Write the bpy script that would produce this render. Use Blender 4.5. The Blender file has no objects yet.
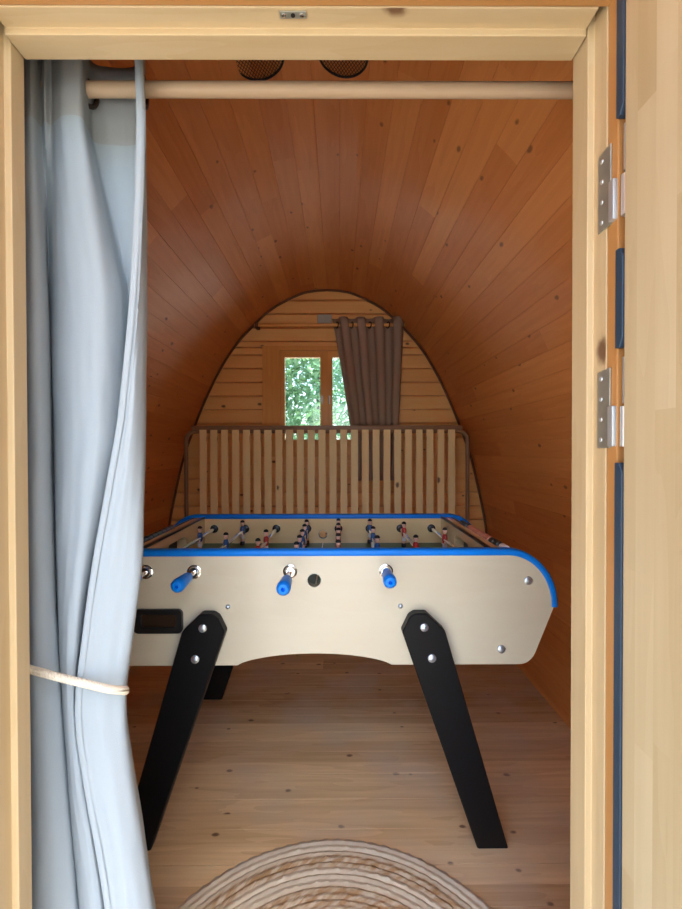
import bpy, bmesh, math, random
from mathutils import Vector, Matrix, noise
random.seed(7)
C = bpy.context.scene.collection
PI = math.pi

# ------------------------------------------------------------------ camera, sky, sun, exposure
cam_d = bpy.data.cameras.new('camera'); cam = bpy.data.objects.new('camera', cam_d); C.objects.link(cam)
cam_d.sensor_fit = 'HORIZONTAL'; cam_d.sensor_width = 36; cam_d.lens = 430/682*36; cam_d.clip_start = .02
cam.location = (0, 0, 1.208)
cam.rotation_euler = (Matrix.Rotation(math.radians(-.27), 3, 'Z') @ Matrix.Rotation(math.radians(90-.6), 3, 'X')
                      @ Matrix.Rotation(math.radians(-.12), 3, 'Z')).to_euler()
S = bpy.context.scene; S.camera = cam
w = bpy.data.worlds.new('sky'); S.world = w; w.use_nodes = True
nt = w.node_tree; bg = nt.nodes['Background']
sky = nt.nodes.new('ShaderNodeTexSky'); sky.sky_type = 'NISHITA'; sky.sun_disc = False
sky.sun_elevation = math.radians(66); sky.sun_rotation = math.radians(160); sky.dust_density = 3; sky.air_density = 1.0
nt.links.new(sky.outputs[0], bg.inputs[0]); bg.inputs[1].default_value = .34
sl = bpy.data.lights.new('sun', 'SUN'); sun = bpy.data.objects.new('sun', sl); C.objects.link(sun)
sl.energy = 5.0; sl.angle = math.radians(.6); sl.color = (1, .94, .84)
az, el = math.radians(160), math.radians(66)         # azimuth from +Y (behind the pod) towards +X: high, in front of the pod
sd = Vector((math.sin(az)*math.cos(el), math.cos(az)*math.cos(el), math.sin(el)))
sun.rotation_euler = sd.to_track_quat('Z', 'Y').to_euler(); sun.location = (3, -4, 8)
vs = S.view_settings; vs.view_transform = 'Standard'; vs.look = 'None'; vs.gamma = 1; vs.use_curve_mapping = False
vs.exposure = 1.6
S.cycles.max_bounces = 14; S.cycles.diffuse_bounces = 9; S.cycles.glossy_bounces = 5; S.cycles.transmission_bounces = 6
S.cycles.sample_clamp_indirect = 6

# ------------------------------------------------------------------ materials
def lin(r, g, b):
    f = lambda c: (c/255/12.92) if c/255 <= .04045 else ((c/255+.055)/1.055)**2.4
    return (f(r), f(g), f(b), 1)
def newmat(name):
    m = bpy.data.materials.new(name); m.use_nodes = True
    return m, m.node_tree, m.node_tree.nodes['Principled BSDF']
def plain(name, col, rough=.5, metal=0, coat=0, bump=0, bscale=200, var=0):
    m, t, b = newmat(name)
    b.inputs['Base Color'].default_value = col; b.inputs['Roughness'].default_value = rough
    b.inputs['Metallic'].default_value = metal; b.inputs['Coat Weight'].default_value = coat
    if bump or var:
        tc = t.nodes.new('ShaderNodeTexCoord'); n = t.nodes.new('ShaderNodeTexNoise'); n.inputs['Scale'].default_value = bscale
        n.inputs['Detail'].default_value = 4
        t.links.new(tc.outputs['Object'], n.inputs['Vector'])
        if bump:
            bp = t.nodes.new('ShaderNodeBump'); bp.inputs['Strength'].default_value = bump; bp.inputs['Distance'].default_value = .002
            t.links.new(n.outputs['Fac'], bp.inputs['Height']); t.links.new(bp.outputs[0], b.inputs['Normal'])
        if var:
            mx = t.nodes.new('ShaderNodeMix'); mx.data_type = 'RGBA'
            mx.inputs[6].default_value = tuple(c*(1-var) for c in col[:3])+(1,); mx.inputs[7].default_value = tuple(min(1, c*(1+var)) for c in col[:3])+(1,)
            t.links.new(n.outputs['Fac'], mx.inputs[0]); t.links.new(mx.outputs[2], b.inputs['Base Color'])
    if name in ('black_paint', 'blue_plastic'): b.inputs['Specular IOR Level'].default_value = .25
    return m
def wood(name, light, dark, knot=(.09, .03, .01, 1), w=10., seg=50., tone=.25, knots=.5, kscale=3.0, rough=.4, coat=0., grain=1., wear=None, kc=.85):
    """pine: UV in metres, U along the grain, V across the boards; w = board width"""
    m, t, b = newmat(name); N = t.nodes.new; L = t.links.new
    def math_(op, a, c=None):
        n = N('ShaderNodeMath'); n.operation = op
        for i, v in enumerate((a, c)):
            if v is None: continue
            if isinstance(v, (int, float)): n.inputs[i].default_value = v
            else: L(v, n.inputs[i])
        return n.outputs[0]
    def comb(x, y, z=0):
        n = N('ShaderNodeCombineXYZ')
        for i, v in enumerate((x, y, z)):
            if isinstance(v, (int, float)): n.inputs[i].default_value = v
            else: L(v, n.inputs[i])
        return n.outputs[0]
    def mixc(f, a, c, mode='MIX'):
        n = N('ShaderNodeMix'); n.data_type = 'RGBA'; n.blend_type = mode
        for i, v in ((0, f), (6, a), (7, c)):
            if isinstance(v, (int, float)): n.inputs[i].default_value = v
            elif isinstance(v, tuple): n.inputs[i].default_value = v
            else: L(v, n.inputs[i])
        return n.outputs[2]
    uv = N('ShaderNodeUVMap'); sp = N('ShaderNodeSeparateXYZ'); L(uv.outputs[0], sp.inputs[0])
    U, V = sp.outputs[0], sp.outputs[1]
    idx = math_('FLOOR', math_('DIVIDE', V, w))
    wn = N('ShaderNodeTexWhiteNoise'); wn.noise_dimensions = '1D'; L(idx, wn.inputs['W'])
    off = math_('MULTIPLY', wn.outputs[0], 37.)
    U2 = math_('ADD', U, off)
    sidx = math_('FLOOR', math_('DIVIDE', U2, seg))
    wn2 = N('ShaderNodeTexWhiteNoise'); wn2.noise_dimensions = '2D'; L(comb(idx, sidx), wn2.inputs['Vector'])
    rnd = wn2.outputs[0]
    n1 = N('ShaderNodeTexNoise'); n1.noise_dimensions = '3D'; n1.inputs['Scale'].default_value = 1; n1.inputs['Detail'].default_value = 5; n1.inputs['Roughness'].default_value = .6
    L(comb(math_('MULTIPLY', U2, 2.2), math_('MULTIPLY', V, 55.*grain), math_('MULTIPLY', rnd, 9.)), n1.inputs['Vector'])
    n2 = N('ShaderNodeTexNoise'); n2.noise_dimensions = '3D'; n2.inputs['Scale'].default_value = 1; n2.inputs['Detail'].default_value = 3
    L(comb(math_('MULTIPLY', U2, 1.1), math_('MULTIPLY', V, 9.*grain), math_('MULTIPLY', rnd, 5.)), n2.inputs['Vector'])
    # cathedral rings: contour lines of a stretched noise
    rings = math_('FRACT', math_('MULTIPLY', n2.outputs['Fac'], 7.))
    rings = math_('MULTIPLY', math_('SUBTRACT', rings, .5), .45)
    f = math_('ADD', math_('ADD', math_('MULTIPLY', n1.outputs['Fac'], .75), math_('MULTIPLY', rings, .4)), math_('MULTIPLY', math_('SUBTRACT', rnd, .5), tone))
    f = math_('ADD', f, .12)
    cl = N('ShaderNodeClamp'); L(f, cl.inputs[0])
    col = mixc(cl.outputs[0], dark, light)
    if knots:
        vo = N('ShaderNodeTexVoronoi'); vo.voronoi_dimensions = '2D'; vo.inputs['Scale'].default_value = 1
        wob = N('ShaderNodeTexNoise'); wob.inputs['Scale'].default_value = 60; L(uv.outputs[0], wob.inputs['Vector'])
        L(comb(math_('ADD', math_('MULTIPLY', U2, kscale), math_('MULTIPLY', wob.outputs[0], .06)), math_('MULTIPLY', math_('ADD', V, off), kscale*1.6)), vo.inputs['Vector'])
        csep = N('ShaderNodeSeparateColor'); L(vo.outputs['Color'], csep.inputs[0])
        size = math_('MULTIPLY', csep.outputs[0], .04)
        gate = math_('LESS_THAN', csep.outputs[1], knots)
        mr = N('ShaderNodeMapRange'); mr.interpolation_type = 'SMOOTHSTEP'
        L(math_('SUBTRACT', vo.outputs['Distance'], size), mr.inputs[0])
        mr.inputs[1].default_value = .05; mr.inputs[2].default_value = 0.0; mr.inputs[3].default_value = 0; mr.inputs[4].default_value = 1
        kf = math_('MULTIPLY', math_('MULTIPLY', mr.outputs[0], gate), kc)
        col = mixc(kf, col, knot)
    if wear:
        wz = N('ShaderNodeTexNoise'); wz.inputs['Scale'].default_value = 3.5; wz.inputs['Detail'].default_value = 6
        L(uv.outputs[0], wz.inputs['Vector'])
        mr2 = N('ShaderNodeMapRange'); L(wz.outputs['Fac'], mr2.inputs[0]); mr2.inputs[1].default_value = .45; mr2.inputs[2].default_value = .75
        col = mixc(math_('MULTIPLY', mr2.outputs[0], .7), col, wear)
    L(col, b.inputs['Base Color'])
    b.inputs['Roughness'].default_value = rough; b.inputs['Coat Weight'].default_value = coat; b.inputs['Coat Roughness'].default_value = .12
    bp = N('ShaderNodeBump'); bp.inputs['Strength'].default_value = .12; bp.inputs['Distance'].default_value = .002
    L(n1.outputs['Fac'], bp.inputs['Height']); L(bp.outputs[0], b.inputs['Normal'])
    return m

M = {}
M['vault'] = wood('varnished_pine_lining', (.75, .315, .09, 1), (.55, .178, .038, 1), w=.09, seg=1.3, tone=.6, knots=.42, kscale=4.5, rough=.5, coat=.05, kc=.7)
M['vault'].node_tree.nodes['Principled BSDF'].inputs['Specular IOR Level'].default_value = .32
M['back'] = wood('pine_gable_boards', (.96, .64, .25, 1), (.88, .46, .135, 1), w=.1, tone=.35, knots=.4, kscale=4, rough=.42)
M['floor'] = wood('worn_pine_floor', (.84, .63, .35, 1), (.40, .215, .085, 1), w=.118, tone=.6, knots=.5, kscale=5, rough=.5, wear=(.58, .49, .38, 1))
M['frame'] = wood('pale_pine_frame', (.545, .435, .255, 1), (.43, .305, .145, 1), tone=.3, knots=.22, kscale=2.6, rough=.45)
M['casing'] = wood('orange_stained_casing', (.48, .25, .085, 1), (.36, .165, .045, 1), knots=.1, rough=.4)
M['leaf'] = wood('laminated_pine_door', (.53, .45, .28, 1), (.42, .33, .18, 1), w=.032, seg=.40, tone=.9, knots=.12, kscale=2.5, rough=.42)
M['windowwood'] = wood('orange_window_pine', (.90, .50, .14, 1), (.74, .33, .075, 1), knots=.15, rough=.35)
M['slat'] = wood('pale_slat_wood', (.96, .78, .40, 1), (.92, .68, .30, 1), w=.07, tone=.3, knots=.1, rough=.5)
M['pole'] = wood('raw_wood_pole', (.56, .42, .27, 1), (.45, .31, .18, 1), knots=0, rough=.55)
M['trim'] = plain('dark_brown_trim', (.15, .062, .024, 1), .7, bump=.4, bscale=60)
M['panel'] = wood('cream_laminate', (.66, .61, .46, 1), (.61, .55, .40, 1), knots=0, rough=.32, coat=.15, grain=.5)
M['paneledge'] = plain('panel_edge', (.28, .18, .09, 1), .6)
M['inner'] = wood('tan_inner_laminate', (.86, .65, .34, 1), (.76, .53, .25, 1), knots=0, rough=.2, coat=.3, grain=.5)
M['blue'] = plain('blue_plastic', (.004, .21, .80, 1), .35)
M['red'] = plain('red_plastic', (.50, .035, .02, 1), .35)
M['black'] = plain('black_paint', (.004, .0045, .0055, 1), .45, bump=.15, bscale=300)
M['blackp'] = plain('black_plastic', (.012, .012, .012, 1), .35)
M['chrome'] = plain('chrome', (.78, .79, .8, 1), .12, metal=1)
M['zinc'] = plain('zinc_bolt', (.55, .62, .68, 1), .35, metal=.8)
M['hinge'] = plain('galvanised_steel', (.42, .43, .36, 1), .42, metal=.75, var=.25, bscale=30)
M['hinge2'] = plain('bright_zinc', (.62, .66, .66, 1), .35, metal=.7)
M['gasket'] = plain('blue_black_rubber', (.022, .045, .075, 1), .5)
M['green'] = plain('green_pitch', (.018, .10, .03, 1), .35)
M['white'] = plain('white_paint', (.8, .8, .8, 1), .4)
M['skin'] = plain('figure_skin', (.85, .52, .38, 1), .4)
M['shirtb'] = plain('figure_blue_shirt', (.03, .10, .28, 1), .35)
M['shirtr'] = plain('figure_red_shirt', (.5, .04, .03, 1), .35)
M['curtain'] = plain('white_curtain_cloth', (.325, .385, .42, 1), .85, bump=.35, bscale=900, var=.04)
M['lining'] = plain('grey_header_cloth', (.31, .335, .33, 1), .9, bump=.4, bscale=900, var=.1)
M['taupe'] = plain('taupe_curtain_cloth', (.36, .265, .20, 1), .9, bump=.35, bscale=500, var=.08)
M['bronze'] = plain('dark_bronze', (.05, .028, .018, 1), .35, metal=.6)
M['rope'] = plain('cream_rope', (.72, .66, .52, 1), .85, bump=.4, bscale=500)
M['tube'] = plain('brown_metal_tube', (.30, .17, .09, 1), .4)
M['sensor'] = plain('grey_plastic', (.42, .46, .42, 1), .5)
M['wire'] = plain('black_wire', (.008, .006, .005, 1), .6)
M['salmon'] = plain('salmon_bead', (.62, .22, .12, 1), .4)
M['ground'] = plain('pale_gravel', (.46, .45, .42, 1), .95, bump=.6, bscale=20, var=.25)
M['deck'] = wood('weathered_deck', (.36, .33, .29, 1), (.26, .235, .20, 1), w=.14, tone=.3, knots=.2, rough=.7)
M['clad'] = wood('grey_cladding', (.38, .36, .33, 1), (.3, .28, .25, 1), w=.12, tone=.2, knots=.2, rough=.6)
M['shingle'] = plain('roof_felt', (.10, .09, .085, 1), .9, bump=.5, bscale=80)
M['bark'] = plain('bark', (.11, .085, .06, 1), .9, bump=.6, bscale=25)

def leafmat(name, col):
    m, t, b = newmat(name)
    tr = t.nodes.new('ShaderNodeBsdfTranslucent'); mx = t.nodes.new('ShaderNodeMixShader'); out = t.nodes['Material Output']
    b.inputs['Base Color'].default_value = col; b.inputs['Roughness'].default_value = .35
    tr.inputs[0].default_value = (col[0]*1.2, col[1]*1.3, col[2]*.8, 1); mx.inputs[0].default_value = .45
    t.links.new(b.outputs[0], mx.inputs[1]); t.links.new(tr.outputs[0], mx.inputs[2]); t.links.new(mx.outputs[0], out.inputs[0])
    return m
M['leafa'] = leafmat('leaf_green', (.15, .27, .17, 1))
M['leafb'] = leafmat('leaf_bluegreen', (.15, .28, .21, 1))
def glassmat():
    m, t, b = newmat('window_glass'); out = t.nodes['Material Output']
    g = t.nodes.new('ShaderNodeBsdfGlossy'); g.inputs['Roughness'].default_value = .02
    tr = t.nodes.new('ShaderNodeBsdfTransparent'); tr.inputs[0].default_value = (.93, .97, .95, 1)
    fr = t.nodes.new('ShaderNodeFresnel'); fr.inputs[0].default_value = 1.45; mx = t.nodes.new('ShaderNodeMixShader')
    t.links.new(fr.outputs[0], mx.inputs[0]); t.links.new(tr.outputs[0], mx.inputs[1]); t.links.new(g.outputs[0], mx.inputs[2]); t.links.new(mx.outputs[0], out.inputs[0])
    return m
M['glass'] = glassmat()
def jutemat():
    m, t, b = newmat('braided_jute'); N = t.nodes.new; L = t.links.new
    uv = N('ShaderNodeUVMap'); sp = N('ShaderNodeSeparateXYZ'); L(uv.outputs[0], sp.inputs[0])   # U = angle * radius, V = radius
    rp = N('ShaderNodeValToRGB'); L(sp.outputs[1], rp.inputs[0]); rp.color_ramp.interpolation = 'EASE'
    e = rp.color_ramp.elements; P_, B_, G_ = (.62, .55, .41, 1), (.36, .22, .10, 1), (.56, .53, .45, 1)
    e[0].position = 0; e[0].color = P_; e[1].position = .53; e[1].color = G_
    for p, c in ((.08, B_), (.13, P_), (.20, B_), (.24, P_), (.30, P_), (.34, B_), (.37, B_), (.40, P_), (.425, P_), (.445, B_), (.47, B_), (.485, P_), (.505, P_)):
        q = e.new(p); q.color = c
    n = N('ShaderNodeTexNoise'); n.inputs['Scale'].default_value = 45; n.inputs['Detail'].default_value = 4; L(uv.outputs[0], n.inputs['Vector'])
    mx = N('ShaderNodeMix'); mx.data_type = 'RGBA'; mx.inputs[7].default_value = (.58, .49, .35, 1)
    mr = N('ShaderNodeMapRange'); mr.inputs[1].default_value = .4; mr.inputs[2].default_value = .62; L(n.outputs[0], mr.inputs[0])
    L(mr.outputs[0], mx.inputs[0]); L(rp.outputs[0], mx.inputs[6]); L(mx.outputs[2], b.inputs['Base Color']); b.inputs['Roughness'].default_value = .95
    return m
M['jute'] = jutemat()

# ------------------------------------------------------------------ mesh helpers (all in world metres)
def wloc(o):
    v = Vector((0, 0, 0))
    while o: v = v + o.location; o = o.parent
    return v
def boxuv(bm, grain='x'):
    L = bm.loops.layers.uv.verify(); g = 'xyz'.index(grain)
    for f in bm.faces:
        n = f.normal; k = max(range(3), key=lambda i: abs(n[i]))
        if k == g: u, v = [i for i in range(3) if i != g]
        else: u = g; v = 3-g-k
        for l in f.loops: l[L].uv = (l.vert.co[u], l.vert.co[v])
def mk(name, bm, mats, parent=None, grain=None, smooth=False, loc=None, keepuv=False):
    bm.normal_update()
    if grain and not keepuv: boxuv(bm, grain)
    me = bpy.data.meshes.new(name)
    base = wloc(parent) if parent else Vector((0, 0, 0))
    org = Vector(loc) if loc else base
    bmesh.ops.translate(bm, verts=bm.verts, vec=-org)
    bm.to_mesh(me); bm.free()
    for m in (mats if isinstance(mats, (list, tuple)) else [mats]): me.materials.append(m)
    if smooth:
        for p in me.polygons: p.use_smooth = True
        try: me.set_sharp_from_angle(angle=math.radians(38))
        except Exception: pass
    o = bpy.data.objects.new(name, me); C.objects.link(o)
    o.parent = parent; o.location = org-base
    return o
def thing(name, label, cat, loc, group=None):
    o = bpy.data.objects.new(name, None); C.objects.link(o); o.location = loc; o.empty_display_size = .1
    tag(o, label, cat, group); return o
def tag(o, label, cat, group=None):
    o['label'] = label; o['category'] = cat
    if group: o['group'] = group
    return o
def struct(o, label=None, cat=None):
    o['kind'] = 'structure'
    if label: o['label'] = label
    if cat: o['category'] = cat
    return o
def box(bm, x0, x1, y0, y1, z0, z1, bev=0., mi=0):
    r = bmesh.ops.create_cube(bm, size=1); vs_ = r['verts']
    for v in vs_: v.co = Vector((x0+(v.co.x+.5)*(x1-x0), y0+(v.co.y+.5)*(y1-y0), z0+(v.co.z+.5)*(z1-z0)))
    fs = {f for v in vs_ for f in v.link_faces}
    for f in fs: f.material_index = mi
    if bev:
        es = list({e for v in vs_ for e in v.link_edges})
        rb = bmesh.ops.bevel(bm, geom=es, offset=bev, segments=2, affect='EDGES', profile=.6)
        for f in rb['faces']: f.material_index = mi
def prism(bm, pts, axis, a, b, bev=0., holes=(), mi=0, bevseg=2):
    """2D polygon pts extruded along axis from a to b. axis y: pts=(x,z); z: (x,y); x: (y,z)"""
    def P(p, t):
        return Vector((p[0], t, p[1])) if axis == 'y' else Vector((p[0], p[1], t)) if axis == 'z' else Vector((t, p[0], p[1]))
    tmp = bmesh.new(); es = []
    for loop in [pts]+list(holes):
        v = [tmp.verts.new(P(p, a)) for p in loop]
        for i in range(len(v)): es.append(tmp.edges.new((v[i], v[(i+1) % len(v)])))
    if holes: bmesh.ops.triangle_fill(tmp, edges=es, use_beauty=True, use_dissolve=False)
    else: tmp.faces.new([e.verts[0] for e in es])
    r = bmesh.ops.extrude_face_region(tmp, geom=tmp.faces[:])
    d = P((0, 0), b)-P((0, 0), a)
    bmesh.ops.translate(tmp, verts=[g for g in r['geom'] if isinstance(g, bmesh.types.BMVert)], vec=d)
    bmesh.ops.recalc_face_normals(tmp, faces=tmp.faces)
    if bev:
        tmp.normal_update()
        ee = [e for e in tmp.edges if len(e.link_faces) == 2 and e.calc_face_angle() > math.radians(25)]
        bmesh.ops.bevel(tmp, geom=ee, offset=bev, segments=bevseg, affect='EDGES', profile=.6)
    for f in tmp.faces: f.material_index = mi
    me = bpy.data.meshes.new('t'); tmp.to_mesh(me); tmp.free(); bm.from_mesh(me); bpy.data.meshes.remove(me)
def cyl(bm, p0, p1, r0, r1=None, seg=20, mi=0, bev=0):
    p0, p1 = Vector(p0), Vector(p1); r1 = r0 if r1 is None else r1
    q = (p1-p0).to_track_quat('Z', 'Y'); n0 = []; n1 = []
    for i in range(seg):
        a = 2*PI*i/seg; d = q @ Vector((math.cos(a), math.sin(a), 0))
        n0.append(bm.verts.new(p0+d*r0)); n1.append(bm.verts.new(p1+d*r1))
    for i in range(seg):
        j = (i+1) % seg; bm.faces.new((n0[i], n0[j], n1[j], n1[i])).material_index = mi
    bm.faces.new(n0[::-1]).material_index = mi; bm.faces.new(n1).material_index = mi
def lathe(bm, prof, p0, axis, seg=24, mi=0, caps=True):
    """prof = [(t, r)] along axis from p0"""
    p0 = Vector(p0); ax = Vector(axis).normalized(); q = ax.to_track_quat('Z', 'Y'); rings = []
    for t, r in prof:
        c = p0+ax*t
        rings.append([bm.verts.new(c+q @ Vector((math.cos(2*PI*i/seg)*r, math.sin(2*PI*i/seg)*r, 0))) for i in range(seg)])
    for a, b in zip(rings, rings[1:]):
        for i in range(seg):
            j = (i+1) % seg; bm.faces.new((a[i], a[j], b[j], b[i])).material_index = mi
    if caps and prof[0][1] > 1e-5: bm.faces.new(rings[0][::-1]).material_index = mi
    if caps and prof[-1][1] > 1e-5: bm.faces.new(rings[-1]).material_index = mi
def torus(bm, c, axis, R, r, seg=32, s2=10, mi=0):
    c = Vector(c); q = Vector(axis).to_track_quat('Z', 'Y'); rings = []
    for i in range(seg):
        a = 2*PI*i/seg; e = Vector((math.cos(a), math.sin(a), 0))
        rings.append([bm.verts.new(c+q @ (e*(R+r*math.cos(2*PI*k/s2))+Vector((0, 0, r*math.sin(2*PI*k/s2))))) for k in range(s2)])
    for i in range(seg):
        A, B = rings[i], rings[(i+1) % seg]
        for k in range(s2):
            l = (k+1) % s2; bm.faces.new((A[k], B[k], B[l], A[l])).material_index = mi
def catmull(pts, n, closed=False):
    pts = [Vector(p) for p in pts]; out = []; N_ = len(pts)
    segs = N_ if closed else N_-1
    for i in range(segs):
        if closed: p = [pts[(i+k-1) % N_] for k in range(4)]
        else:
            p1, p2 = pts[i], pts[i+1]
            p = [pts[i-1] if i else p1*2-p2, p1, p2, pts[i+2] if i+2 < N_ else p2*2-p1]
        for k in range(n):
            t = k/n
            out.append(.5*((2*p[1])+(p[2]-p[0])*t+(2*p[0]-5*p[1]+4*p[2]-p[3])*t*t+(3*p[1]-p[0]-3*p[2]+p[3])*t**3))
    if not closed: out.append(pts[-1].copy())
    return out
def sweep(bm, path, section, up=(0, 1, 0), closed=False, mi=0, twist=None):
    """section: list of (a,b); a along side axis, b along the in-plane normal"""
    n = len(path); rings = []; up = Vector(up)
    for i, p in enumerate(path):
        if closed: t = path[(i+1) % n]-path[i-1]
        else: t = path[min(i+1, n-1)]-path[max(i-1, 0)]
        t.normalize(); u = (up-t*up.dot(t)).normalized(); v = t.cross(u)
        rings.append([bm.verts.new(p+u*a+v*b) for a, b in section])
    m = len(section)
    for i in range(n if closed else n-1):
        A, B = rings[i], rings[(i+1) % n]
        for k in range(m):
            l = (k+1) % m; bm.faces.new((A[k], A[l], B[l], B[k])).material_index = mi
    if not closed:
        bm.faces.new(rings[0][::-1]).material_index = mi; bm.faces.new(rings[-1]).material_index = mi
    bmesh.ops.recalc_face_normals(bm, faces=bm.faces)
def circ(r, n=12): return [(r*math.cos(2*PI*i/n), r*math.sin(2*PI*i/n)) for i in range(n)]
def rrect(x0, x1, z0, z1, r, n=6):
    out = []
    for cx, cz, a0 in ((x1-r, z1-r, 0), (x0+r, z1-r, 90), (x0+r, z0+r, 180), (x1-r, z0+r, 270)):
        for k in range(n+1):
            a = math.radians(a0+90*k/n); out.append((cx+r*math.cos(a), cz+r*math.sin(a)))
    return out

# ------------------------------------------------------------------ the pod shell
CX = -.084                                   # centre line of the pod
YF, YB = .68, 3.15                           # inside of the front and of the back gable
HALF = [(0, 2.379), (.105, 2.371), (.212, 2.343), (.403, 2.246), (.565, 2.10), (.696, 1.948), (.806, 1.768), (.896, 1.58), (.972, 1.395),
        (1.058, 1.15), (1.128, .85), (1.17, .60), (1.165, .35), (1.125, .14), (1.08, 0.0), (1.07, -.04)]
prof = catmull([(x, z, 0) for x, z in HALF], 14)
def half(z):
    for a, b in zip(prof, prof[1:]):
        if a.y >= z >= b.y and a.y != b.y: return a.x+(b.x-a.x)*(a.y-z)/(a.y-b.y)
    return 0
def vault_z(x):
    x = abs(x)
    for a, b in zip(prof, prof[1:]):
        if a.x <= x <= b.x: return a.y+(b.y-a.y)*(x-a.x)/max(1e-9, b.x-a.x)
# arc-length resampling, one V groove per board joint
acc = [0]
for a, b in zip(prof, prof[1:]): acc.append(acc[-1]+(b-a).length)
LEN = acc[-1]
def at_s(s):
    s = max(0, min(LEN, s))
    for i in range(len(acc)-1):
        if acc[i] <= s <= acc[i+1]:
            t = (s-acc[i])/(acc[i+1]-acc[i]); p = prof[i].lerp(prof[i+1], t); d = (prof[i+1]-prof[i]).normalized()
            return p, Vector((-d.y, d.x, 0))*-1   # outward normal guess fixed below
    return prof[-1], Vector((1, 0, 0))
BW = .09
def vault_piece(name, s0, s1, side):
    """boards from arc length s0 to s1 on one side (+1 right, -1 left) or both (0)"""
    ss = []
    def add(lo, hi):
        out = []; k0 = math.ceil(lo/BW-1e-6)
        s = lo
        marks = [lo]+[k*BW for k in range(k0, int(hi/BW)+1) if lo+1e-4 < k*BW < hi-1e-4]+[hi]
        for a, b in zip(marks, marks[1:]):
            out += [(a, .0016), (a+.0014, 0)]+[(a+(b-a)*q/4, 0) for q in (1, 2, 3)]+[(b-.0014, 0)]
        out.append((hi, .0016)); return out
    if side == 0:
        pos = add(0, s1); ss = [(-s, g) for s, g in reversed(pos)][:-1]+pos
    else: ss = [(side*s, g) for s, g in add(s0, s1)]
    bm = bmesh.new(); L = bm.loops.layers.uv.verify(); rows = []; outer = []
    ys = [YF-.08+.001, 1.2, 1.9, 2.6, YB+.05]
    for s, g in ss:
        p, n = at_s(abs(s)); sg = 1 if s >= 0 else -1
        nx, nz = n.x, n.y
        if nx*p.x+nz*(p.y-1.0) < 0: nx, nz = -nx, -nz
        rows.append([bm.verts.new((CX+sg*(p.x+nx*g), y, p.y+nz*g)) for y in ys])
        outer.append([bm.verts.new((CX+sg*(p.x+nx*.055), y, p.y+nz*.055)) for y in ys])
    def quad(vs_, uv_, mi):
        f = bm.faces.new(vs_); f.material_index = mi
        for l, q in zip(f.loops, uv_): l[L].uv = q
    for i in range(len(rows)-1):
        sa, sb = ss[i][0]+20*BW, ss[i+1][0]+20*BW
        for j in range(len(ys)-1):
            uvq = [(ys[j], sa), (ys[j+1], sa), (ys[j+1], sb), (ys[j], sb)]
            quad([rows[i][j], rows[i][j+1], rows[i+1][j+1], rows[i+1][j]], uvq, 0)
            quad([outer[i][j], outer[i+1][j], outer[i+1][j+1], outer[i][j+1]], [uvq[0], uvq[3], uvq[2], uvq[1]], 1)
        for j in (0, len(ys)-1):
            quad([rows[i][j], rows[i+1][j], outer[i+1][j], outer[i][j]], [(0, 0)]*4, 1)
    for i in (0, len(rows)-1):
        for j in range(len(ys)-1): quad([rows[i][j], outer[i][j], outer[i][j+1], rows[i][j+1]], [(0, 0)]*4, 1)
    bmesh.ops.recalc_face_normals(bm, faces=bm.faces)
    return struct(mk(name, bm, [M['vault'], M['shingle']]))
SPLIT = BW*11
vault_piece('ceiling', 0, SPLIT, 0)
vault_piece('wall_left', SPLIT, LEN, -1)
vault_piece('wall_right', SPLIT, LEN, 1)

# unseen roof added past the front gable to shade the frame and curtain
def shade_roof():
    bm = bmesh.new(); L = bm.loops.layers.uv.verify(); pts = []
    for sg in (-1, 1):
        q = [p for p in prof[::2] if p.y > 1.15]
        q = [(CX+sg*p.x, p.y) for p in q]
        pts += q[::-1] if sg < 0 else q[1:]
    n = len(pts); ext = []
    for i, p in enumerate(pts):
        a = Vector(pts[max(0, i-1)]); b = Vector(pts[min(n-1, i+1)]); d = (b-a).normalized(); ext.append((p[0]-d.y*.055, p[1]+d.x*.055))
    for i in range(n-1):
        prism(bm, [pts[i], pts[i+1], ext[i+1], ext[i]], 'y', SHADE_Y0, .60)
    bmesh.ops.remove_doubles(bm, verts=bm.verts, dist=1e-5)
    struct(mk('added_shade_roof', bm, M['vault'], grain='y'), 'unseen curved roof added to shade the front of the doorway', 'roof')
SHADE_Y0 = -.40
shade_roof()

# back gable: horizontal boards around the window opening
WX0, WX1, WZ0, WZ1 = -.545, .355, 1.17, 1.955      # rough opening
bm = bmesh.new()
zs = [0]; 
while zs[-1] < 2.37: zs.append(round(zs[-1]+.1, 3))
cuts = sorted(set([z for z in zs if z < 2.37]+[WZ0, WZ1, 2.375]))
def board(xa0, xb0, xa1, xb1, z0, z1, y0, y1):
    g = .0075
    prism(bm, [(xa0, z0+g), (xb0, z0+g), (xb1, z1-g), (xa1, z1-g)], 'y', y0, y1)
    prism(bm, [(xa0, z0), (xb0, z0), (xb1, z1), (xa1, z1)], 'y', y0+.042, y1)
for z0, z1 in zip(cuts, cuts[1:]):
    if z1-z0 < .002: continue
    h0, h1 = half(z0)+.01, half(z1)+.01
    if z0 >= WZ0-1e-4 and z1 <= WZ1+1e-4:
        board(CX-h0, WX0, CX-h1, WX0, z0, z1, YB, YB+.05)
        board(WX1, CX+h0, WX1, CX+h1, z0, z1, YB, YB+.05)
    else: board(CX-h0, CX+h0, CX-h1, CX+h1, z0, z1, YB, YB+.05)
struct(mk('wall_back', bm, M['back'], grain='x'))

# floor boards across the pod
bm = bmesh.new(); y = YF-.03
while y < YB+.02:
    y1 = min(y+.118, YB+.04)
    box(bm, CX-1.1, CX+1.1, y+.0007, y1-.0007, -.04, 0, .0006)
    y = y1
struct(mk('floor', bm, M['floor'], grain='x'))

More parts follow.
